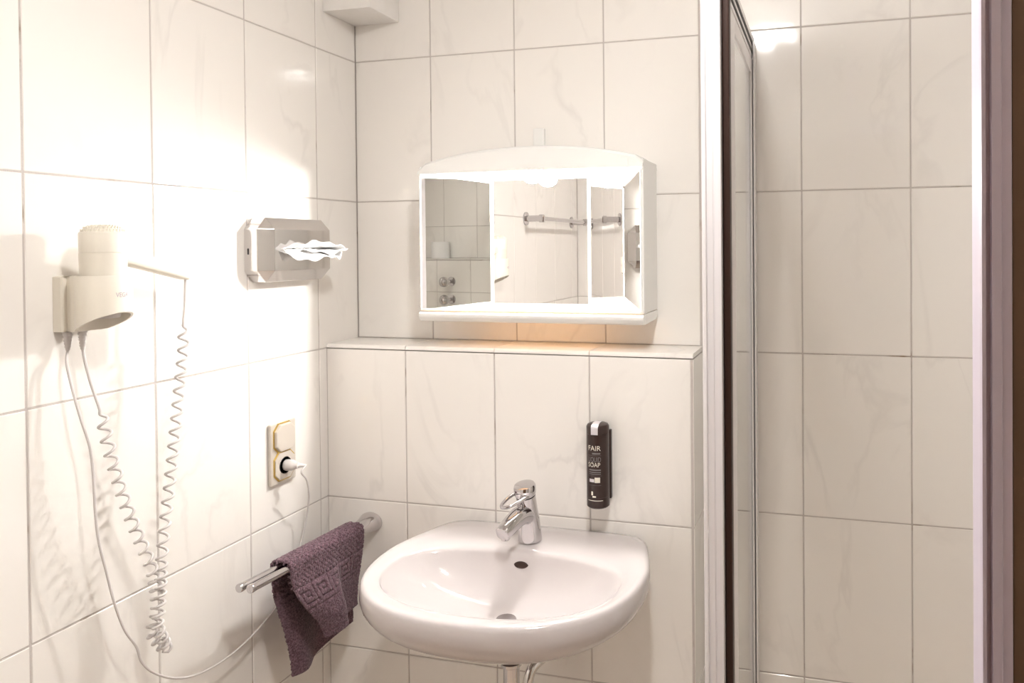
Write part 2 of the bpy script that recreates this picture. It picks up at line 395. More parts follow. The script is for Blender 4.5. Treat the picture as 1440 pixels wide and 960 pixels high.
loops = [bowl(.075, .742), bowl(.16, .7435), bowl(.35, .750), bowl(.55, .762), bowl(.72, .780), bowl(.85, .803), bowl(.93, .8225), bowl(.97, .8345), bowl(.99, .8405)]
lip = lambda th: .0
loops += [mixloop(0.01, .8445), mixloop(.05, .8483), mixloop(.12, .8515), mixloop(.35, .8545), mixloop(.6, .857), mixloop(.8, .8585), mixloop(.92, .8555), mixloop(.98, .848), mixloop(1.0, .836)]
loops += [under(1.0, .824), under(.985, .808), under(.95, .791), under(.89, .775), under(.80, .758), under(.66, .742), under(.48, .731), under(.25, .7245), under(.12, .723)]
bas = empty('washbasin', (BX, -D, .72), 'white ceramic washbasin on the tiled half wall with chrome mixer tap', 'washbasin')
basin_mb = MB().loft(loops, cap0=False, cap1=False); basin_mb.build('basin', CERAMIC, bas, smooth=80)
from mathutils.bvhtree import BVHTree
bvh = BVHTree.FromPolygons([Vector(p) for p in basin_mb.v], basin_mb.f)
dr = MB(); dr.lathe([(.0, -.004), (.021, -.004), (.023, .002), (.021, .004), (.014, .003), (0, .001)], (DRX, DRY, .7435)); dr.build('drain', CHROME, bas, smooth=50)
# overflow: dark oval patch painted in for the shaded hole of the bowl
ov, nrm, _, _ = bvh.ray_cast(CAM, (at(733, 793, 'y', -.25) - CAM).normalized())
mb = MB(); nrm = nrm if nrm.y < 0 else -nrm; nrm = Vector((0, nrm.y, nrm.z)).normalized(); ux = Vector((1, 0, 0)); uy = nrm.cross(ux)
def oval(r1, r2, h): return [ov + nrm * h + ux * r1 * math.cos(2 * PI * k / 24) + uy * (-r2) * (math.sin(2 * PI * k / 24) + (.35 if math.sin(2 * PI * k / 24) < 0 else 0)) for k in range(24)]
mb.loft([oval(.0175, .0095, -.02), oval(.0175, .0095, .0012), oval(.0160, .0082, .0018)])
OVM = mb.build('overflow', DARKFILL, bas, smooth=40)

# ------------------------------------------------------------------ mixer tap
tp = empty('mixer_tap', (.622, -.238, .857), 'chrome single lever mixer tap with loop handle on the washbasin', 'tap')
bz = .856
def ring(c, rx, ry, tx=0.0, n=28):
    """horizontal-ish ring around c, tilted about x by tx"""
    return [Vector(c) + Vector((rx * math.cos(2 * PI * k / n), ry * math.sin(2 * PI * k / n) * math.cos(tx), ry * math.sin(2 * PI * k / n) * math.sin(tx))) for k in range(n)]
bx_, by_ = .622, -.238
MB().loft([ring((bx_, by_, bz - .001), .0285, .0285), ring((bx_, by_, bz + .003), .0285, .0285), ring((bx_, by_ - .001, bz + .02), .0262, .0275), ring((bx_, by_ - .003, bz + .045), .0245, .0265),
           ring((bx_, by_ - .008, bz + .07), .0232, .0245, .1), ring((bx_, by_ - .013, bz + .094), .0230, .0236, .18), ring((bx_, by_ - .016, bz + .108), .0230, .0234, .22)]).build('body', CHROME, tp, smooth=50)
sp = crom([(bx_, by_ - .004, bz + .060), (bx_, by_ - .032, bz + .068), (bx_, by_ - .062, bz + .063), (bx_, by_ - .092, bz + .053), (bx_, by_ - .108, bz + .047)], 5)
lo = []
for i, p in enumerate(sp):
    q = i / (len(sp) - 1); w_ = lerp(.0225, .0165, q); h_ = lerp(.024, .0150, q)
    dirv = (sp[min(i + 1, len(sp) - 1)] - sp[max(i - 1, 0)]).normalized(); upv = Vector((1, 0, 0)).cross(dirv)
    if upv.z < 0: upv = -upv
    lo.append([p + Vector((1, 0, 0)) * w_ * math.copysign(abs(math.cos(a)) ** .7, math.cos(a)) + upv * h_ * math.copysign(abs(math.sin(a)) ** .7, math.sin(a)) for a in [2 * PI * k / 24 for k in range(24)]])
spo = MB().loft(lo).build('spout', CHROME, tp, smooth=50, bevel=.0015)
MB().lathe([(0, 0), (.0105, 0), (.0105, -.012), (.009, -.014), (.0085, -.010), (0, -.010)], (bx_, by_ - .096, bz + .0455), (0, -.1, 1)).build('aerator', CHROME, spo, smooth=40)
cz = bz + .111; cy_ = by_ - .017
MB().loft([ring((bx_, cy_, cz), .0238, .0240, .22), ring((bx_, cy_ - .001, cz + .004), .0258, .026, .22), ring((bx_, cy_ - .003, cz + .020), .0262, .0262, .22), ring((bx_, cy_ - .004, cz + .024), .024, .024, .22), ring((bx_, cy_ - .0045, cz + .0265), .014, .014, .22), ring((bx_, cy_ - .0048, cz + .027), .003, .003, .22)]).build('cap', CHROME, tp, smooth=45)
lv = [Vector((bx_ + .021, cy_ - .004, cz + .004)), Vector((bx_ + .020, cy_ - .032, cz - .003)), Vector((bx_ + .014, cy_ - .056, cz - .010)), Vector((bx_ + .001, cy_ - .068, cz - .013)), Vector((bx_ - .012, cy_ - .060, cz - .011)), Vector((bx_ - .020, cy_ - .036, cz - .004)), Vector((bx_ - .021, cy_ - .006, cz + .004))]
MB().tube(crom(lv, 7), .0042, 10).build('lever_loop', CHROME, tp, smooth=60).data.transform(Matrix.Translation((bx_, cy_, 0)) @ Matrix.Rotation(math.radians(-14), 4, 'Z') @ Matrix.Translation((-bx_, -cy_, 0)))

def turn_z(root, c, ang):
    M_ = Matrix.Translation(c) @ Matrix.Rotation(ang, 4, 'Z') @ Matrix.Translation(-Vector(c))
    for o_ in root.children_recursive:
        if o_.type == 'MESH': o_.data.transform(M_)
turn_z(tp, (bx_, by_, 0), math.radians(-13))
# ------------------------------------------------------------------ trap and supply pipe under the basin
tr = empty('drain_trap', (.632, -.40, .40), 'chrome drain pipe hanging under the white washbasin', 'pipe')
PX, PY = .632, -.375
MB().lathe([(.0, .721), (.026, .721), (.026, .652), (.0235, .650), (.0235, .644), (.0, .644)], (PX, PY, 0)).build('collar', CHROME, tr, smooth=40)
MB().lathe([(.0, .6445), (.0255, .6445), (.0255, .6415), (.0, .6415)], (PX, PY, 0)).build('gasket', DARKFILL, tr, smooth=40)
MB().lathe([(.0, .642), (.0235, .642), (.0235, .634), (.018, .630), (.018, .40), (.033, .395), (.033, .33), (.028, .32), (0, .318)], (PX, PY, 0)).build('pipe', CHROME, tr, smooth=40)
MB().tube(crom([(PX, PY, .365), (PX, PY + .06, .365), (PX, -D - .001, .365)], 4), .016, 14).build('wall_outlet', CHROME, tr, smooth=60)
sv = empty('supply_pipe', (.68, -D, .55), 'curved chrome supply pipe with wall rosette beside the drain pipe', 'pipe')
a = at(752, 926, 'y', -.25); b_ = at(771, 921, 'y', -.16)
MB().tube(crom([(b_.x - .006, -D - .004, b_.z + .012), (b_.x - .012, -.21, b_.z + .016), at(762, 925, 'y', -.235), at(748, 940, 'y', -.265), at(742, 965, 'y', -.275), at(741, 1010, 'y', -.275)], 6), .0125, 14).build('pipe', STEEL, sv, smooth=60)
MB().lathe([(0, 0), (.026, 0), (.026, .003), (.020, .008), (0, .009)], (b_.x - .006, -D - .0005, b_.z + .012), (0, -1, 0)).build('rosette', CHROME, sv, smooth=40)

# ------------------------------------------------------------------ soap dispenser
sx, sy, sz0, sz1, sr = .7735, -.1785, .9275, 1.1245, .0272
sd = empty('soap_dispenser', (sx, -D, sz0), 'dark brown liquid soap bottle in a wall bracket right of the tap', 'soap dispenser')
MB().lathe([(0, 0), (sr - .003, 0), (sr, .003), (sr, .0255), (sr - .0006, .026), (sr, .0265), (sr, .1745), (sr - .0006, .175), (sr, .1755), (sr, .192), (sr - .0025, .1965), (sr - .008, .199), (0, .201)], (sx, sy, sz0), n=40).build('bottle', SOAP, sd, smooth=35)
MB().box((sx - .020, sy + sr - .006, sz0 + .012), (sx + .026, -D - .0004, sz0 + .178)).build('bracket', SOAP, sd, bevel=.002)
def oncyl(pts, faces, name, m, a0, z0, r=sr + .0004):
    """bend flat (s,z) artwork round the bottle; s = arc length right of angle a0 (from -y towards +x)"""
    vs_ = [(sx + r * math.sin(a0 + s / r), sy - r * math.cos(a0 + s / r), z0 + z) for s, z in pts]
    return MB().add(vs_, faces)
mb = MB(); q0 = []
for h, rr in ((.176, sr + .0005), (.190, sr + .0005), (.1945, sr - .0002), (.1985, sr - .006), (.2012, sr - .016), (.2016, .004), (.2012, -.008)):
    q0.append((rr, h))
aS = .0
l0 = [Vector((sx + r_ * math.sin(aS) - .0085 * math.cos(aS), sy - r_ * math.cos(aS) - .0085 * math.sin(aS), sz0 + h)) for r_, h in q0]
l1 = [Vector((sx + r_ * math.sin(aS) + .0085 * math.cos(aS), sy - r_ * math.cos(aS) + .0085 * math.sin(aS), sz0 + h)) for r_, h in q0]
lm_ = [Vector((sx + (r_ + .0014) * math.sin(aS), sy - (r_ + .0014) * math.cos(aS), sz0 + h + .0004)) for r_, h in q0]
MB().loft([l0, lm_, l1], closed=False, cap0=False, cap1=False).build('seal_strip', SILVERL, sd, smooth=60)
def text_mesh(s, size):
    cu = bpy.data.curves.new('t', 'FONT'); cu.body = s; cu.size = size; cu.resolution_u = 3
    o = bpy.data.objects.new('t', cu); COL.objects.link(o); bpy.context.view_layer.update()
    me = bpy.data.meshes.new_from_object(o.evaluated_get(bpy.context.evaluated_depsgraph_get()))
    bpy.data.objects.remove(o); bpy.data.curves.remove(cu)
    v = [tuple(p.co)[:2] for p in me.vertices]; f = [tuple(p.vertices) for p in me.polygons]; bpy.data.meshes.remove(me)
    return v, f
aT = -.66
def print_text(s, size, z, m, name='lettering', sxk=1.0, s0=0.0):
    v, f = text_mesh(s, size); v = [(p[0] * sxk + s0, p[1]) for p in v]
    oncyl(v, f, name, m, aT, sz0 + z).build(name, m, sd)
def print_bar(s0, s1, z0, z1, m):
    n_ = 6; pts_ = [(lerp(s0, s1, i / n_), z) for z in (z0, z1) for i in range(n_ + 1)]
    oncyl(pts_, [(i, i + 1, n_ + 2 + i, n_ + 1 + i) for i in range(n_)], 'print_line', m, aT, sz0).build('print_line', m, sd)
print_text('FAIR', .0170, .1385, INK, sxk=.98)
print_text('LIQUID', .0168, .1120, INKG, sxk=.62)
print_text('SOAP', .0150, .1000, INK, sxk=.86)
for a_ in ((.012, .032, .1300, .1335, INKG), (0, .034, .1268, .1273, INKG), (.003, .033, .0915, .0945, INKG), (.003, .033, .0865, .0885, INKG), (.003, .033, .0825, .0840, INKG), (0, .036, .0790, .0794, INKG),
           (.004, .017, .0640, .0715, SILVERL), (.018, .031, .0630, .0755, INK), (.0, .034, .0565, .0569, INKG), (.009, .0135, .0330, .0420, INK), (.012, .021, .0280, .0315, INK), (-.001, .038, .0195, .0210, INK)):
    print_bar(*a_)
print_bar(.0215, .026, .065, .071, SOAP) if False else None

# ------------------------------------------------------------------ tissue dispenser on the left wall
td = empty('tissue_dispenser', (0, -.31, 1.545), 'polished steel tissue dispenser with faceted edges on the left wall', 'tissue dispenser')
ya, yb, za, zb, c_ = -.4355, -.181, 1.4695, 1.6215, .027
def octo(x, i=0.0): return [(x, ya + i, za + c_), (x, ya + c_, za + i), (x, yb - c_, za + i), (x, yb - i, za + c_), (x, yb - i, zb - c_), (x, yb - c_, zb - i), (x, ya + c_, zb - i), (x, ya + i, zb - c_)]
l0, l1 = octo(.0005), octo(.036)
g = .027; xf = .062
fr = [(xf, ya + g, za + g), (xf, yb - g, za + g), (xf, yb - g, zb - g), (xf, ya + g, zb - g)]
mb = MB(); v0 = l0 + l1 + fr; fs = [(i, (i + 1) % 8, 8 + (i + 1) % 8, 8 + i) for i in range(8)] + [tuple(range(7, -1, -1))]
fs += [(8, 16, 19, 15), (8, 9, 16), (15, 19, 14), (9, 10, 17, 16), (11, 12, 18, 17), (10, 11, 17), (12, 13, 18), (13, 14, 19, 18), (16, 17, 18, 19)]
mb.add(v0, fs).build('cover', STEEL, td, bevel=.0008, seg=1)
yc, zc = (ya + yb) / 2, (za + zb) / 2 - .002
MB().loft([[(x, yc + .045 * math.copysign(abs(math.cos(a)) ** .6, math.cos(a)), zc + .010 * math.sin(a)) for a in [2 * PI * k / 32 for k in range(32)]] for x in (.058, .0624)]).build('slot', BLACK, td)
MB().box((-.0 + .010, ya - .0006, 1.535), (.0135, ya + .002, 1.549)).build('lock', BLACK, td)
# tissue pulled out of the slot
rnd = random.Random(3); nu, nv = 40, 12; me = MB()
for sheet, (up, dn, ph_) in enumerate(((.003, -.024, .3), (.006, .013, 1.7), (.0045, -.008, 3.1))):
    vt = []
    for j in range(nv + 1):
        q = j / nv
        for i in range(nu + 1):
            u = i / nu; yy = lerp(-.088, .092, u) * (1 - .10 * q * (sheet != 1))
            out = .0605 + q * (.030 + .030 * sstep(.1, .9, u) + .010 * math.sin(4 * u + ph_)) * math.sin(PI * min(1, .18 + u * 1.2) / 2)
            edge = min(1, u / .16) * min(1, (1 - u) / .10)
            zz = zc + up * edge + dn * q * edge ** .5 + .0045 * math.sin(u * 10 + ph_ + q) * q + .0030 * math.sin(u * 24 + 2 * ph_) * q * edge + rnd.uniform(-.0006, .0006)
            vt.append((out, yc + yy, zz))
    me.add(vt, [(j * (nu + 1) + i, j * (nu + 1) + i + 1, (j + 1) * (nu + 1) + i + 1, (j + 1) * (nu + 1) + i) for j in range(nv) for i in range(nu)])
o = me.build('paper_tissue', TISSUE, None, smooth=50)
md = o.modifiers.new('thick', 'SOLIDIFY'); md.thickness = .0012
tag(o, 'crumpled white paper tissue pulled from the steel dispenser', 'tissue')

# ------------------------------------------------------------------ socket plate
so = empty('wall_socket', (0, -.325, 1.05), 'double socket plate with gilt octagon rims on the left wall', 'socket')
sy0, sy1, s_z0, s_z1 = -.3695, -.2805, .9735, 1.1235
MB().box((.0003, sy0, s_z0), (.010, sy1, s_z1)).build('plate', PEARL, so, bevel=.0035, seg=3)
def oct2(x, cy, cz, h, c): return [(x, cy - h, cz - h + c), (x, cy - h + c, cz - h), (x, cy + h - c, cz - h), (x, cy + h, cz - h + c), (x, cy + h, cz + h - c), (x, cy + h - c, cz + h), (x, cy - h + c, cz + h), (x, cy - h, cz + h - c)]
syc = (sy0 + sy1) / 2
for zc_, kind in ((1.0860, 'cover'), (1.0165, 'outlet')):
    MB().loft([oct2(.009, syc, zc_, .0365, .016), oct2(.0125, syc, zc_, .0355, .0155)]).build('gilt_rim', GOLD, so, bevel=.0006)
    if kind == 'cover':
        MB().loft([oct2(.011, syc, zc_, .0335, .015), oct2(.018, syc, zc_, .0325, .0145), oct2(.019, syc, zc_, .0305, .0135)]).build('blank_cover', PEARL, so)
    else:
        oc = [oct2(.011, syc, zc_, .0335, .015), oct2(.0145, syc, zc_, .0325, .0145)]
        MB().loft(oc).build('outlet_cover', PEARL, so)
        MB().lathe([(.0205, .0), (.0205, .0012), (.0195, .0012), (.0192, .0002), (0, .0002)], (.0143, syc, zc_), (1, 0, 0), n=28).build('outlet_well', BLACK, so, smooth=30)
PLZ = 1.0165

# ------------------------------------------------------------------ towel rail
rl = empty('towel_rail', (.131, -D, .822), 'chrome twin bar towel rail left of the washbasin', 'towel rail')
ew = at(522, 734, 'y', -D)
def ell(y, rx, rz, cx=.131, cz=.822, n=28): return [(cx + rx * math.cos(2 * PI * k / n), y, cz + rz * math.sin(2 * PI * k / n)) for k in range(n)]
MB().loft([ell(-D - .0004, .034, .026), ell(-D - .006, .034, .026), ell(-D - .012, .031, .0235), ell(-D - .03, .027, .020), ell(-D - .05, .0245, .0165), ell(-D - .068, .022, .013)]).build('bracket', CHROME, rl, smooth=50)
bars = [((.1205, -D - .05, .8235), (.092, -.566, .8262)), ((.1405, -D - .05, .8225), (.1175, -.563, .8260))]
for p, q in bars:
    p, q = Vector(p), Vector(q); dd = (q - p).normalized()
    br = MB().tube([p, q - dd * .010], .0088, 18).build('bar', CHROME, rl, smooth=60)
    MB().lathe([(.0088, 0), (.0096, .001), (.0096, .009), (.0088, .0105), (0, .011)], q - dd * .010, dd, n=20).build('end_cap', CHROME, br, smooth=45)

# ------------------------------------------------------------------ towel
KEY = ["1111111.", "1.....1.", "1.111.1.", "1.1...1.", "1.11111.", "1.......", "11111111"]
def relief(u, s):
    """height pattern: u metres along the bar, s metres from the crest (signed)"""
    a = abs(s); h = 0.0
    if a < .078:
        p = .0132; row = int(a / (p * .5)); uu = u / p + (.5 if row % 2 else 0)
        fu = abs((uu % 1) - .5) * 2; fv = abs(((a / (p * .5)) % 1) - .5) * 2
        h = -.0085 * max(0, 1 - fu * 1.15) * max(0, 1 - fv * .85)
    elif a < .083: h = -.0022
    elif a < .129:
        k = int((a - .083) / .046 * 7); cell = .046 / 7
        j = int((u % (8 * cell)) / cell)
        h = .0008 if KEY[min(k, 6)][j] == '1' else -.0030
    elif a < .133: h = -.0018
    return h
NU, NVT = 190, 330
LF, LB = .218, .312     # front and back flap lengths from the crest
def towel_pt(u, s):
    """u 0 (near end) .. 1 (far end); s signed arc length, + = basin side"""
    y = lerp(-.458, -.208, u); cx = lerp(.1075, .1245, u)      # middle between bars
    hw_ = .025; zt = .8385
    ar = .012; flat = hw_ - ar
    sg = 1 if s >= 0 else -1; a = abs(s)
    if a < flat: x, z = cx + sg * a, zt + .0015 * math.cos(a / flat * 1.2)
    elif a < flat + ar * PI / 2:
        t = (a - flat) / ar; x, z = cx + sg * (flat + ar * math.sin(t)), zt - ar * (1 - math.cos(t))
    else:
        dn = a - flat - ar * PI / 2; x, z = cx + sg * hw_, zt - ar - dn
        if sg > 0:
            wgt = sstep(0, .15, dn); dnq = dn / .19
            # flap swings out, near part folds forward over a ridge
            ur = .47
            if u >= ur:
                k = (u - ur) / (1 - ur); yb_ = lerp(-.315, -.225, k); xb = lerp(.172, .138, sstep(0, .35, k))
            else:
                k = u / ur; yb_ = lerp(-.365, -.315, k); xb = lerp(.150, .172, math.sin(k * PI / 2))
            y = lerp(y, yb_, wgt * min(1, dnq * 1.05)); x = lerp(x, xb, wgt)
            z -= .012 * (1 - u) * wgt - .020 * sstep(.6, 1, u) * 0
        else:
            wgt = sstep(0, .28, dn); y = lerp(y, lerp(-.405, -.20, u), wgt)
            x = lerp(x, .090 + .016 * math.sin(u * 7.5 + .4) + .012 * (u - .4), wgt)
            z += .030 * sstep(.55, 1.0, u) * wgt * dn / .28 - .004 * math.sin(u * 5) * wgt
    return Vector((x, y, z))
grid = []
for j in range(NVT + 1):
    s = lerp(-LB, LF, j / NVT)
    for i in range(NU + 1): grid.append(towel_pt(i / NU, s))
def gi(i, j): return grid[j * (NU + 1) + i]
vv = []
for j in range(NVT + 1):
    s = lerp(-LB, LF, j / NVT)
    for i in range(NU + 1):
        du = gi(min(i + 1, NU), j) - gi(max(i - 1, 0), j); dv = gi(i, min(j + 1, NVT)) - gi(i, max(j - 1, 0))
        nn = dv.cross(du)
        nn = nn.normalized() if nn.length > 1e-12 else Vector((0, 0, 1))
        if abs(s) < .02 and nn.z < 0: nn = -nn
        hem = .0012 * (1 if (LF - s) < .010 or (s + LB) < .010 else 0)
        vv.append(gi(i, j) + nn * (-1 if False else 1) * (relief(i / NU * .26, s) + hem + random.uniform(-.0005, .0005)))
mb = MB().add(vv, [(j * (NU + 1) + i, j * (NU + 1) + i + 1, (j + 1) * (NU + 1) + i + 1, (j + 1) * (NU + 1) + i) for j in range(NVT) for i in range(NU)])
me = bpy.data.meshes.new('hand_towel'); me.from_pydata(mb.v, [], mb.f); me.update()
tow = link('hand_towel', me, TERRY, None, smooth=80)
md = tow.modifiers.new('thick', 'SOLIDIFY'); md.thickness = .005; md.offset = -1
tag(tow, 'mauve terry hand towel with key pattern border over the chrome rail', 'towel')

# ------------------------------------------------------------------ hair dryer and wall holder
AX, AY = .075, -.849
hb = empty('dryer_holder', (0, AY, 1.405), 'ivory wall holder cup for the hair dryer on the left wall', 'holder')
HT, HB = 1.5035, 1.4055
out = [(0.0004, AY - .033), (.018, AY - .033), (.0205, AY - .031), (.0215, AY - .0275), (.0225, AY - .025), (.027, AY - .025), (.034, AY - .0275), (.042, AY - .033)]
na = 26
for k in range(na + 1):
    a = lerp(-2.25, 2.25, k / na); out.append((AX + .0430 * math.cos(a), AY + .0430 * math.sin(a)))
out += [(.042, AY + .033), (.034, AY + .0275), (.027, AY + .025), (.0225, AY + .025), (.0215, AY + .0275), (.0205, AY + .031), (.018, AY + .033), (.0004, AY + .033)]
def hbz(x): return HB + .040 * max(0, (x - .045) / .085) ** 1.0
inn = []
for p in out:
    a = math.atan2(p[1] - AY, p[0] - AX); inn.append((AX + .0390 * math.cos(a), AY + .0390 * math.sin(a)))
MB().loft([[(p[0], p[1], hbz(p[0]) + .03) for p in inn], [(p[0], p[1], hbz(p[0])) for p in inn], [(p[0], p[1], hbz(p[0])) for p in out], [(p[0], p[1], HT - .002) for p in out],
           [(lerp(p[0], q[0], .18), lerp(p[1], q[1], .18), HT) for p, q in zip(out, inn)], [(p[0], p[1], HT) for p in inn], [(p[0], p[1], HT - .06) for p in inn]], cap0=False, cap1=False).build('cup', IVORY, hb, smooth=35)
for yy, xx in ((AY - .020, .016), (AY - .004, .030)):       # ribbed strain reliefs
    pr_ = []
    for k in range(6): pr_ += [(.0078 - .0006 * k, -.003 - .0052 * k), (.0078 - .0006 * k, -.0062 - .0052 * k), (.0062 - .0005 * k, -.0064 - .0052 * k), (.0062 - .0005 * k, -.0080 - .0052 * k)]
    MB().lathe([(0, .02), (.0075, .02)] + pr_ + [(.0035, -.037), (0, -.037)], (xx, yy, HB + .004), n=14).build('cord_boot', CORDM, hb, smooth=30)
# brand lettering on the cup
v, f = text_mesh('VEGA', .0115)
rr = .0434
MB().add([(AX + rr * math.cos(a), AY + rr * math.sin(a), 1.466 + p[1]) for p in v for a in [-.30 + p[0] / rr * .78]], f).build('lettering', TEXTG, hb)
hd = empty('hair_dryer', (AX, AY, 1.43), 'ivory hair dryer standing nozzle down in its wall holder', 'hair dryer')
MB().lathe([(0, 1.440), (.029, 1.440), (.031, 1.46), (.0348, 1.50), (.0360, 1.5425), (.0353, 1.543), (.0353, 1.5437), (.0360, 1.544), (.0362, 1.575), (.0354, 1.5785), (.032, 1.580), (0, 1.580)], (AX, AY, 0), n=40).build('body', IVORY, hd, smooth=35)
MB().lathe([(.0, 1.4285), (.0225, 1.4285), (.024, 1.43), (.027, 1.455), (0, 1.455)], (AX, AY, 0), n=28).build('nozzle', CORDM, hd, smooth=40)
MB().lathe([(.033, 1.579), (.031, 1.583), (.026, 1.5865), (.017, 1.5890), (0, 1.590)], (AX, AY, 0), n=36).build('intake_dome', IVORY, hd, smooth=60)
gm = MB()
for rr_, hh, cnt in ((.0315, 1.5825, 36), (.0272, 1.5868, 30), (.022, 1.5888, 24), (.0165, 1.5902, 18), (.0105, 1.5908, 12)):
    for k in range(cnt):
        a = 2 * PI * k / cnt; c0 = Vector((AX + rr_ * math.cos(a), AY + rr_ * math.sin(a), hh))
        M_ = Matrix.Translation(c0) @ Matrix.Rotation(a, 4, 'Z'); gm.box((-.0017, -.0012, -.003), (.0017, .0012, .0016), M_)
gm.build('intake_grille', IVORY, hd)
h0 = Vector((AX - .001, AY + .026, 1.541)); h1 = Vector((AX - .004, AY + .182, 1.4945)); ht = []
for k in range(13):
    q = k / 12; p = h0.lerp(h1, q); w_ = lerp(.0155, .0125, q); t_ = lerp(.0165, .0095, q)
    if k == 12: w_ *= .75; t_ *= .75
    dirv = (h1 - h0).normalized(); sx_ = Vector((1, 0, 0)); upv = sx_.cross(dirv)
    ht.append([p + sx_ * w_ * math.copysign(abs(math.cos(a)) ** .55, math.cos(a)) + upv * t_ * math.copysign(abs(math.sin(a)) ** .55, math.sin(a)) for a in [2 * PI * i / 24 for i in range(24)]])
MB().loft(ht).build('handle', IVORY, hd, smooth=45)
sw = h0.lerp(h1, .32)
MB().box((-.006, -.014, -.002), (.006, .014, .003), Matrix.Translation(sw + Vector((0, 0, .0165))) @ Matrix.Rotation(-.26, 4, 'X')).build('switch', WPLAST, hd, bevel=.001)

# ------------------------------------------------------------------ cords
def px_path(lst): return [at(u, v, 'x', x) for u, v, x in lst]
# spiral cord: holder boot -> tangled loop -> handle end
p0 = Vector((.030, AY - .004, HB - .030))
ctr = [p0] + px_path([(119, 506, .036), (128, 540, .042), (139, 572, .05), (146, 596, .056), (152, 625, .060), (163, 665, .062), (178, 712, .062), (196, 758, .062), (212, 796, .062), (219, 830, .060), (220, 862, .058), (213, 886, .057), (221, 902, .058), (233, 911, .062), (229, 898, .072), (222, 880, .074), (224, 855, .072), (226, 828, .070), (227, 795, .070), (231, 745, .070), (238, 685, .070), (246, 610, .070), (253, 540, .071), (258, 490, .072), (258, 455, .072), (260, 425, .072)]) + [h1 + Vector((0, -.004, -.005))]
cp = crom(ctr, 14)
# resample by arc length
acc = [0.0]
for i in range(1, len(cp)): acc.append(acc[-1] + (cp[i] - cp[i - 1]).length)
tot = acc[-1]
def along(s):
    import bisect
    k = min(max(bisect.bisect_left(acc, s), 1), len(acc) - 1); t = (s - acc[k - 1]) / max(1e-9, acc[k] - acc[k - 1]); return cp[k - 1].lerp(cp[k], t)
def find(u_, v_, x_):
    q = at(u_, v_, 'x', x_); return min(range(len(cp)), key=lambda i: (cp[i] - q).length)
s_a = acc[find(142, 585, .052)]; s_b = acc[find(258, 462, .072)]
s_t0 = acc[find(216, 815, .061)]; s_t1 = acc[find(227, 800, .070)]
pts_, s, ph = [], 0.0, 0.0
ds = .0011
while s < tot:
    g_ = sstep(s_a - .012, s_a + .012, s) * (1 - sstep(s_b - .012, s_b + .012, s))
    c = along(s); tv = (along(min(tot, s + .004)) - along(max(0, s - .004))).normalized()
    n1 = tv.cross(Vector((1, 0, 0)));
    n1 = n1.normalized() if n1.length > 1e-4 else Vector((0, 1, 0)); n2 = tv.cross(n1)
    tang = sstep(s_t0 - .03, s_t0, s) * (1 - sstep(s_t1, s_t1 + .03, s))
    pitch = lerp(.0265, .0175, tang)
    r_ = .0088 * g_
    pts_.append(c + (n1 * math.cos(ph) + n2 * math.sin(ph)) * r_)
    ph += 2 * PI * ds / pitch * (1 if g_ > .01 else 0); s += ds
o = MB().tube(pts_, .0026, 7).build('spiral_cord', CORDM, hd, smooth=70); o['label'] = 'white spiral cord hanging in a loop'
# supply cord to the plug
q0 = Vector((.016, AY - .020, HB - .030))
pl = Vector((.062, syc, PLZ))
sup = [q0] + px_path([(94, 512, .026), (103, 552, .034), (114, 590, .042), (126, 628, .048), (131, 668, .050), (134, 720, .050), (139, 762, .050), (149, 802, .050), (161, 848, .050), (175, 885, .050), (192, 910, .050), (199, 930, .050), (215, 945, .050), (243, 953, .050), (275, 949, .048), (310, 931, .044), (343, 905, .040), (372, 874, .036), (393, 846, .030), (408, 812, .022), (420, 775, .022), (429, 738, .028), (434, 705, .04), (434, 690, .052), (431, 674, .057), (424, 664, .059)]) + [Vector((.0575, syc + .020, PLZ - .004)), Vector((.053, syc + .012, PLZ - .002))]
o = MB().tube(crom(sup, 8), .0022, 8).build('power_cord', CORDM, hb, smooth=70); o['label'] = 'plain white cord sagging down to the socket'
pg = o
MB().lathe([(0, 0), (.0125, 0), (.0138, .003), (.0134, .018), (.0115, .024), (.0085, .028), (.0075, .034), (0, .036)], (.0146, syc, PLZ), (1, .12, .0), n=24).build('plug_body', CORDM, pg, smooth=40)
MB().tube(crom([(.040, syc + .003, PLZ), (.050, syc + .007, PLZ - .001), (.056, syc + .016, PLZ - .003)], 4), [.0062, .006, .0058, .0056, .0052, .0048, .0045, .0042, .004], 12).build('plug_boot', CORDM, pg, smooth=60)

# ------------------------------------------------------------------ shower enclosure
SX = 1.127
ss = empty('shower_screen', (SX, -.4, 0), 'white framed glass shower screen with sliding door left of the opening', 'shower screen')
ST = 2.062
MB().box((SX - .014, -.030, 0), (SX + .006, -.0004, ST - .0)).build('wall_profile', LACQ, ss, bevel=.0015)
MB().box((SX + .0065, -.045, 0), (SX + .0105, -.0004, ST - .02)).build('wall_profile', LACQ, ss, bevel=.001)
rail = MB().box((SX - .016, -.93, 2.004), (SX + .004, -.002, ST)).build('top_rail', LACQ, ss, bevel=.001)
for z0_, z1_ in ((2.0135, 2.0225), (2.0345, 2.0455)): MB().box((SX + .0035, -.925, z0_), (SX + .0048, -.032, z1_)).build('groove_shade', BLACK, rail)  # black strips on the rail face imitate the shade in its grooves
MB().box((SX - .016, -.93, .02), (SX + .008, -.002, .06)).build('bottom_rail', LACQ, ss, bevel=.002)
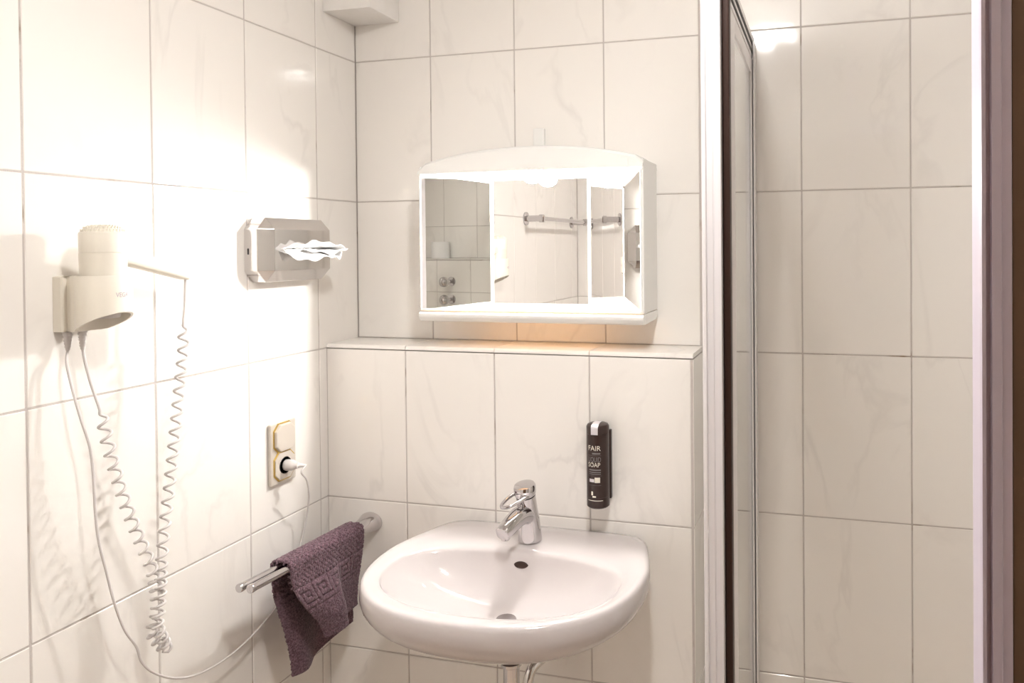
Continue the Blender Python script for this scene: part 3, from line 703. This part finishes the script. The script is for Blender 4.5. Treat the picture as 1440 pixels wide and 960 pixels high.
# sliding leaf
lf = MB().box((SX - .004, -.47, .06), (SX + .004, -.395, 2.0)).build('door_stile', LACQ, ss, bevel=.002)
MB().box((SX - .004, -.052, .06), (SX + .004, -.036, 2.0)).build('door_stile', LACQ, ss, bevel=.002)
MB().box((SX - .004, -.395, 1.965), (SX + .004, -.052, 2.0)).build('door_rail', LACQ, ss, bevel=.002)
MB().box((SX - .002, -.395, .06), (SX + .002, -.052, 1.965)).build('glass_pane', GLASS, ss)
MB().box((SX + .0045, -.036, .06), (SX + .0058, -.031, 2.0)).build('gap_shade', BLACK, ss)  # black strip put in for the shaded gap at the wall profile
# corner post with flutes, front left
def post(x0, x1, y0, y1, steps):
    pl_ = [(x0, y1), (x0, y0 + .004)]
    pl_ += steps + [(x1, y0 + .004), (x1, y1)]
    return MB().prism(pl_, 'z', 0, 2.30)
y_ = -.932
post(1.1493, 1.1752, y_, y_ + .045, [(1.1515, y_ + .001), (1.1548, y_), (1.1562, y_ + .003), (1.1640, y_ + .003), (1.1643, y_ + .004), (1.1653, y_ + .004), (1.1656, y_ + .003), (1.1712, y_ + .003), (1.1715, y_ + .001), (1.1745, y_ + .001)]).build('corner_post', LACQ, ss)
MB().box((1.1755, y_ + .012, 0), (1.1852, y_ + .030, 2.30)).build('post_strip', DARKFILL, ss, bevel=.002)  # dark strip filling the space beside the post
MB().box((SX - .012, -.93, 2.062), (1.160, -.888, 2.30)).build('post_bracket', LACQ, ss, bevel=.001)
sd2 = empty('shower_screen', (1.42, -1.36, 0), 'grey profile of the glass shower panel at the right edge', 'shower panel')
y_ = -1.362
post(1.4026, 1.4221, y_, y_ + .03, [(1.4032, y_), (1.4056, y_), (1.4062, y_ + .004), (1.4086, y_ + .004), (1.4092, y_ - .001), (1.4146, y_ - .001), (1.4156, y_ + .001), (1.4213, y_ + .001)]).build('panel_post', ANOD, sd2)
MB().box((1.4222, y_ + .003, 0), (1.4300, y_ + .022, 2.30)).build('post_strip', PLAINBROWN, sd2)  # brown strip along the panel post
MB().box((1.4300, y_ + .010, .06), (2.382, y_ + .014, 2.0)).build('glass_pane', GLASS, sd2)
MB().box((1.4300, y_ + .004, .02), (2.3985, y_ + .022, .06)).build('bottom_rail', ANOD, sd2)
MB().box((1.4300, y_ + .004, 2.0), (2.3985, y_ + .022, 2.04)).build('top_rail', ANOD, sd2)
MB().box((2.382, y_ + .004, .06), (2.3985, y_ + .022, 2.0)).build('wall_profile', ANOD, sd2)
# ------------------------------------------------------------------ things seen only in the mirrors
gb = empty('grab_rail', (0, -1.62, 1.675), 'chrome rail on the left tiled wall reflected in the middle mirror', 'rail')
for yy in (-1.31, -1.93):
    MB().lathe([(0, 0), (.030, 0), (.030, .006), (.014, .009), (.014, .066), (.018, .068), (.018, .086), (.014, .089), (0, .09)], (.0004, yy, 1.675), (1, 0, 0), n=24).build('post', CHROME, gb, smooth=40)
MB().tube([(.076, -1.31, 1.675), (.076, -1.93, 1.675)], .009, 16).build('bar', CHROME, gb, smooth=60)
tr_ = empty('toilet_roll', (2.445, -1.855, 1.4842), 'white paper roll on the ledge reflected in the left mirror', 'paper roll')
MB().lathe([(.02, .0), (.053, .0), (.055, .002), (.055, .098), (.053, .1), (.02, .1), (.02, .0)], (2.4575 - .012, -1.855, 1.4842), n=32).build('paper', TISSUE, tr_, smooth=40)
MB().lathe([(.0205, .0), (.0205, .1), (.0190, .1), (.0190, .0), (.0205, .0)], (2.4575 - .012, -1.855, 1.4842), n=24).build('core', PEARL, tr_, smooth=40)
for zz, nm in ((1.345, 'upper'), (1.238, 'lower')):
    kb = empty('valve_knob', (2.4, -1.735, zz), f'chrome ball valve knob reflected in the left mirror, the {nm} of two', 'valve', 'valve knobs in the left mirror')
    MB().lathe([(0, 0), (.028, 0), (.028, .006), (.012, .010), (0, .010)], (2.3995, -1.735, zz), (-1, 0, 0), n=24).build('rosette', CHROME, kb, smooth=40)
    MB().lathe([(.011, .008), (.011, .045), (.020, .050), (.028, .060), (.031, .072), (.028, .085), (.018, .096), (0, .1)], (2.3995, -1.735, zz), (-1, 0, 0), n=24).build('knob', CHROME, kb, smooth=50)
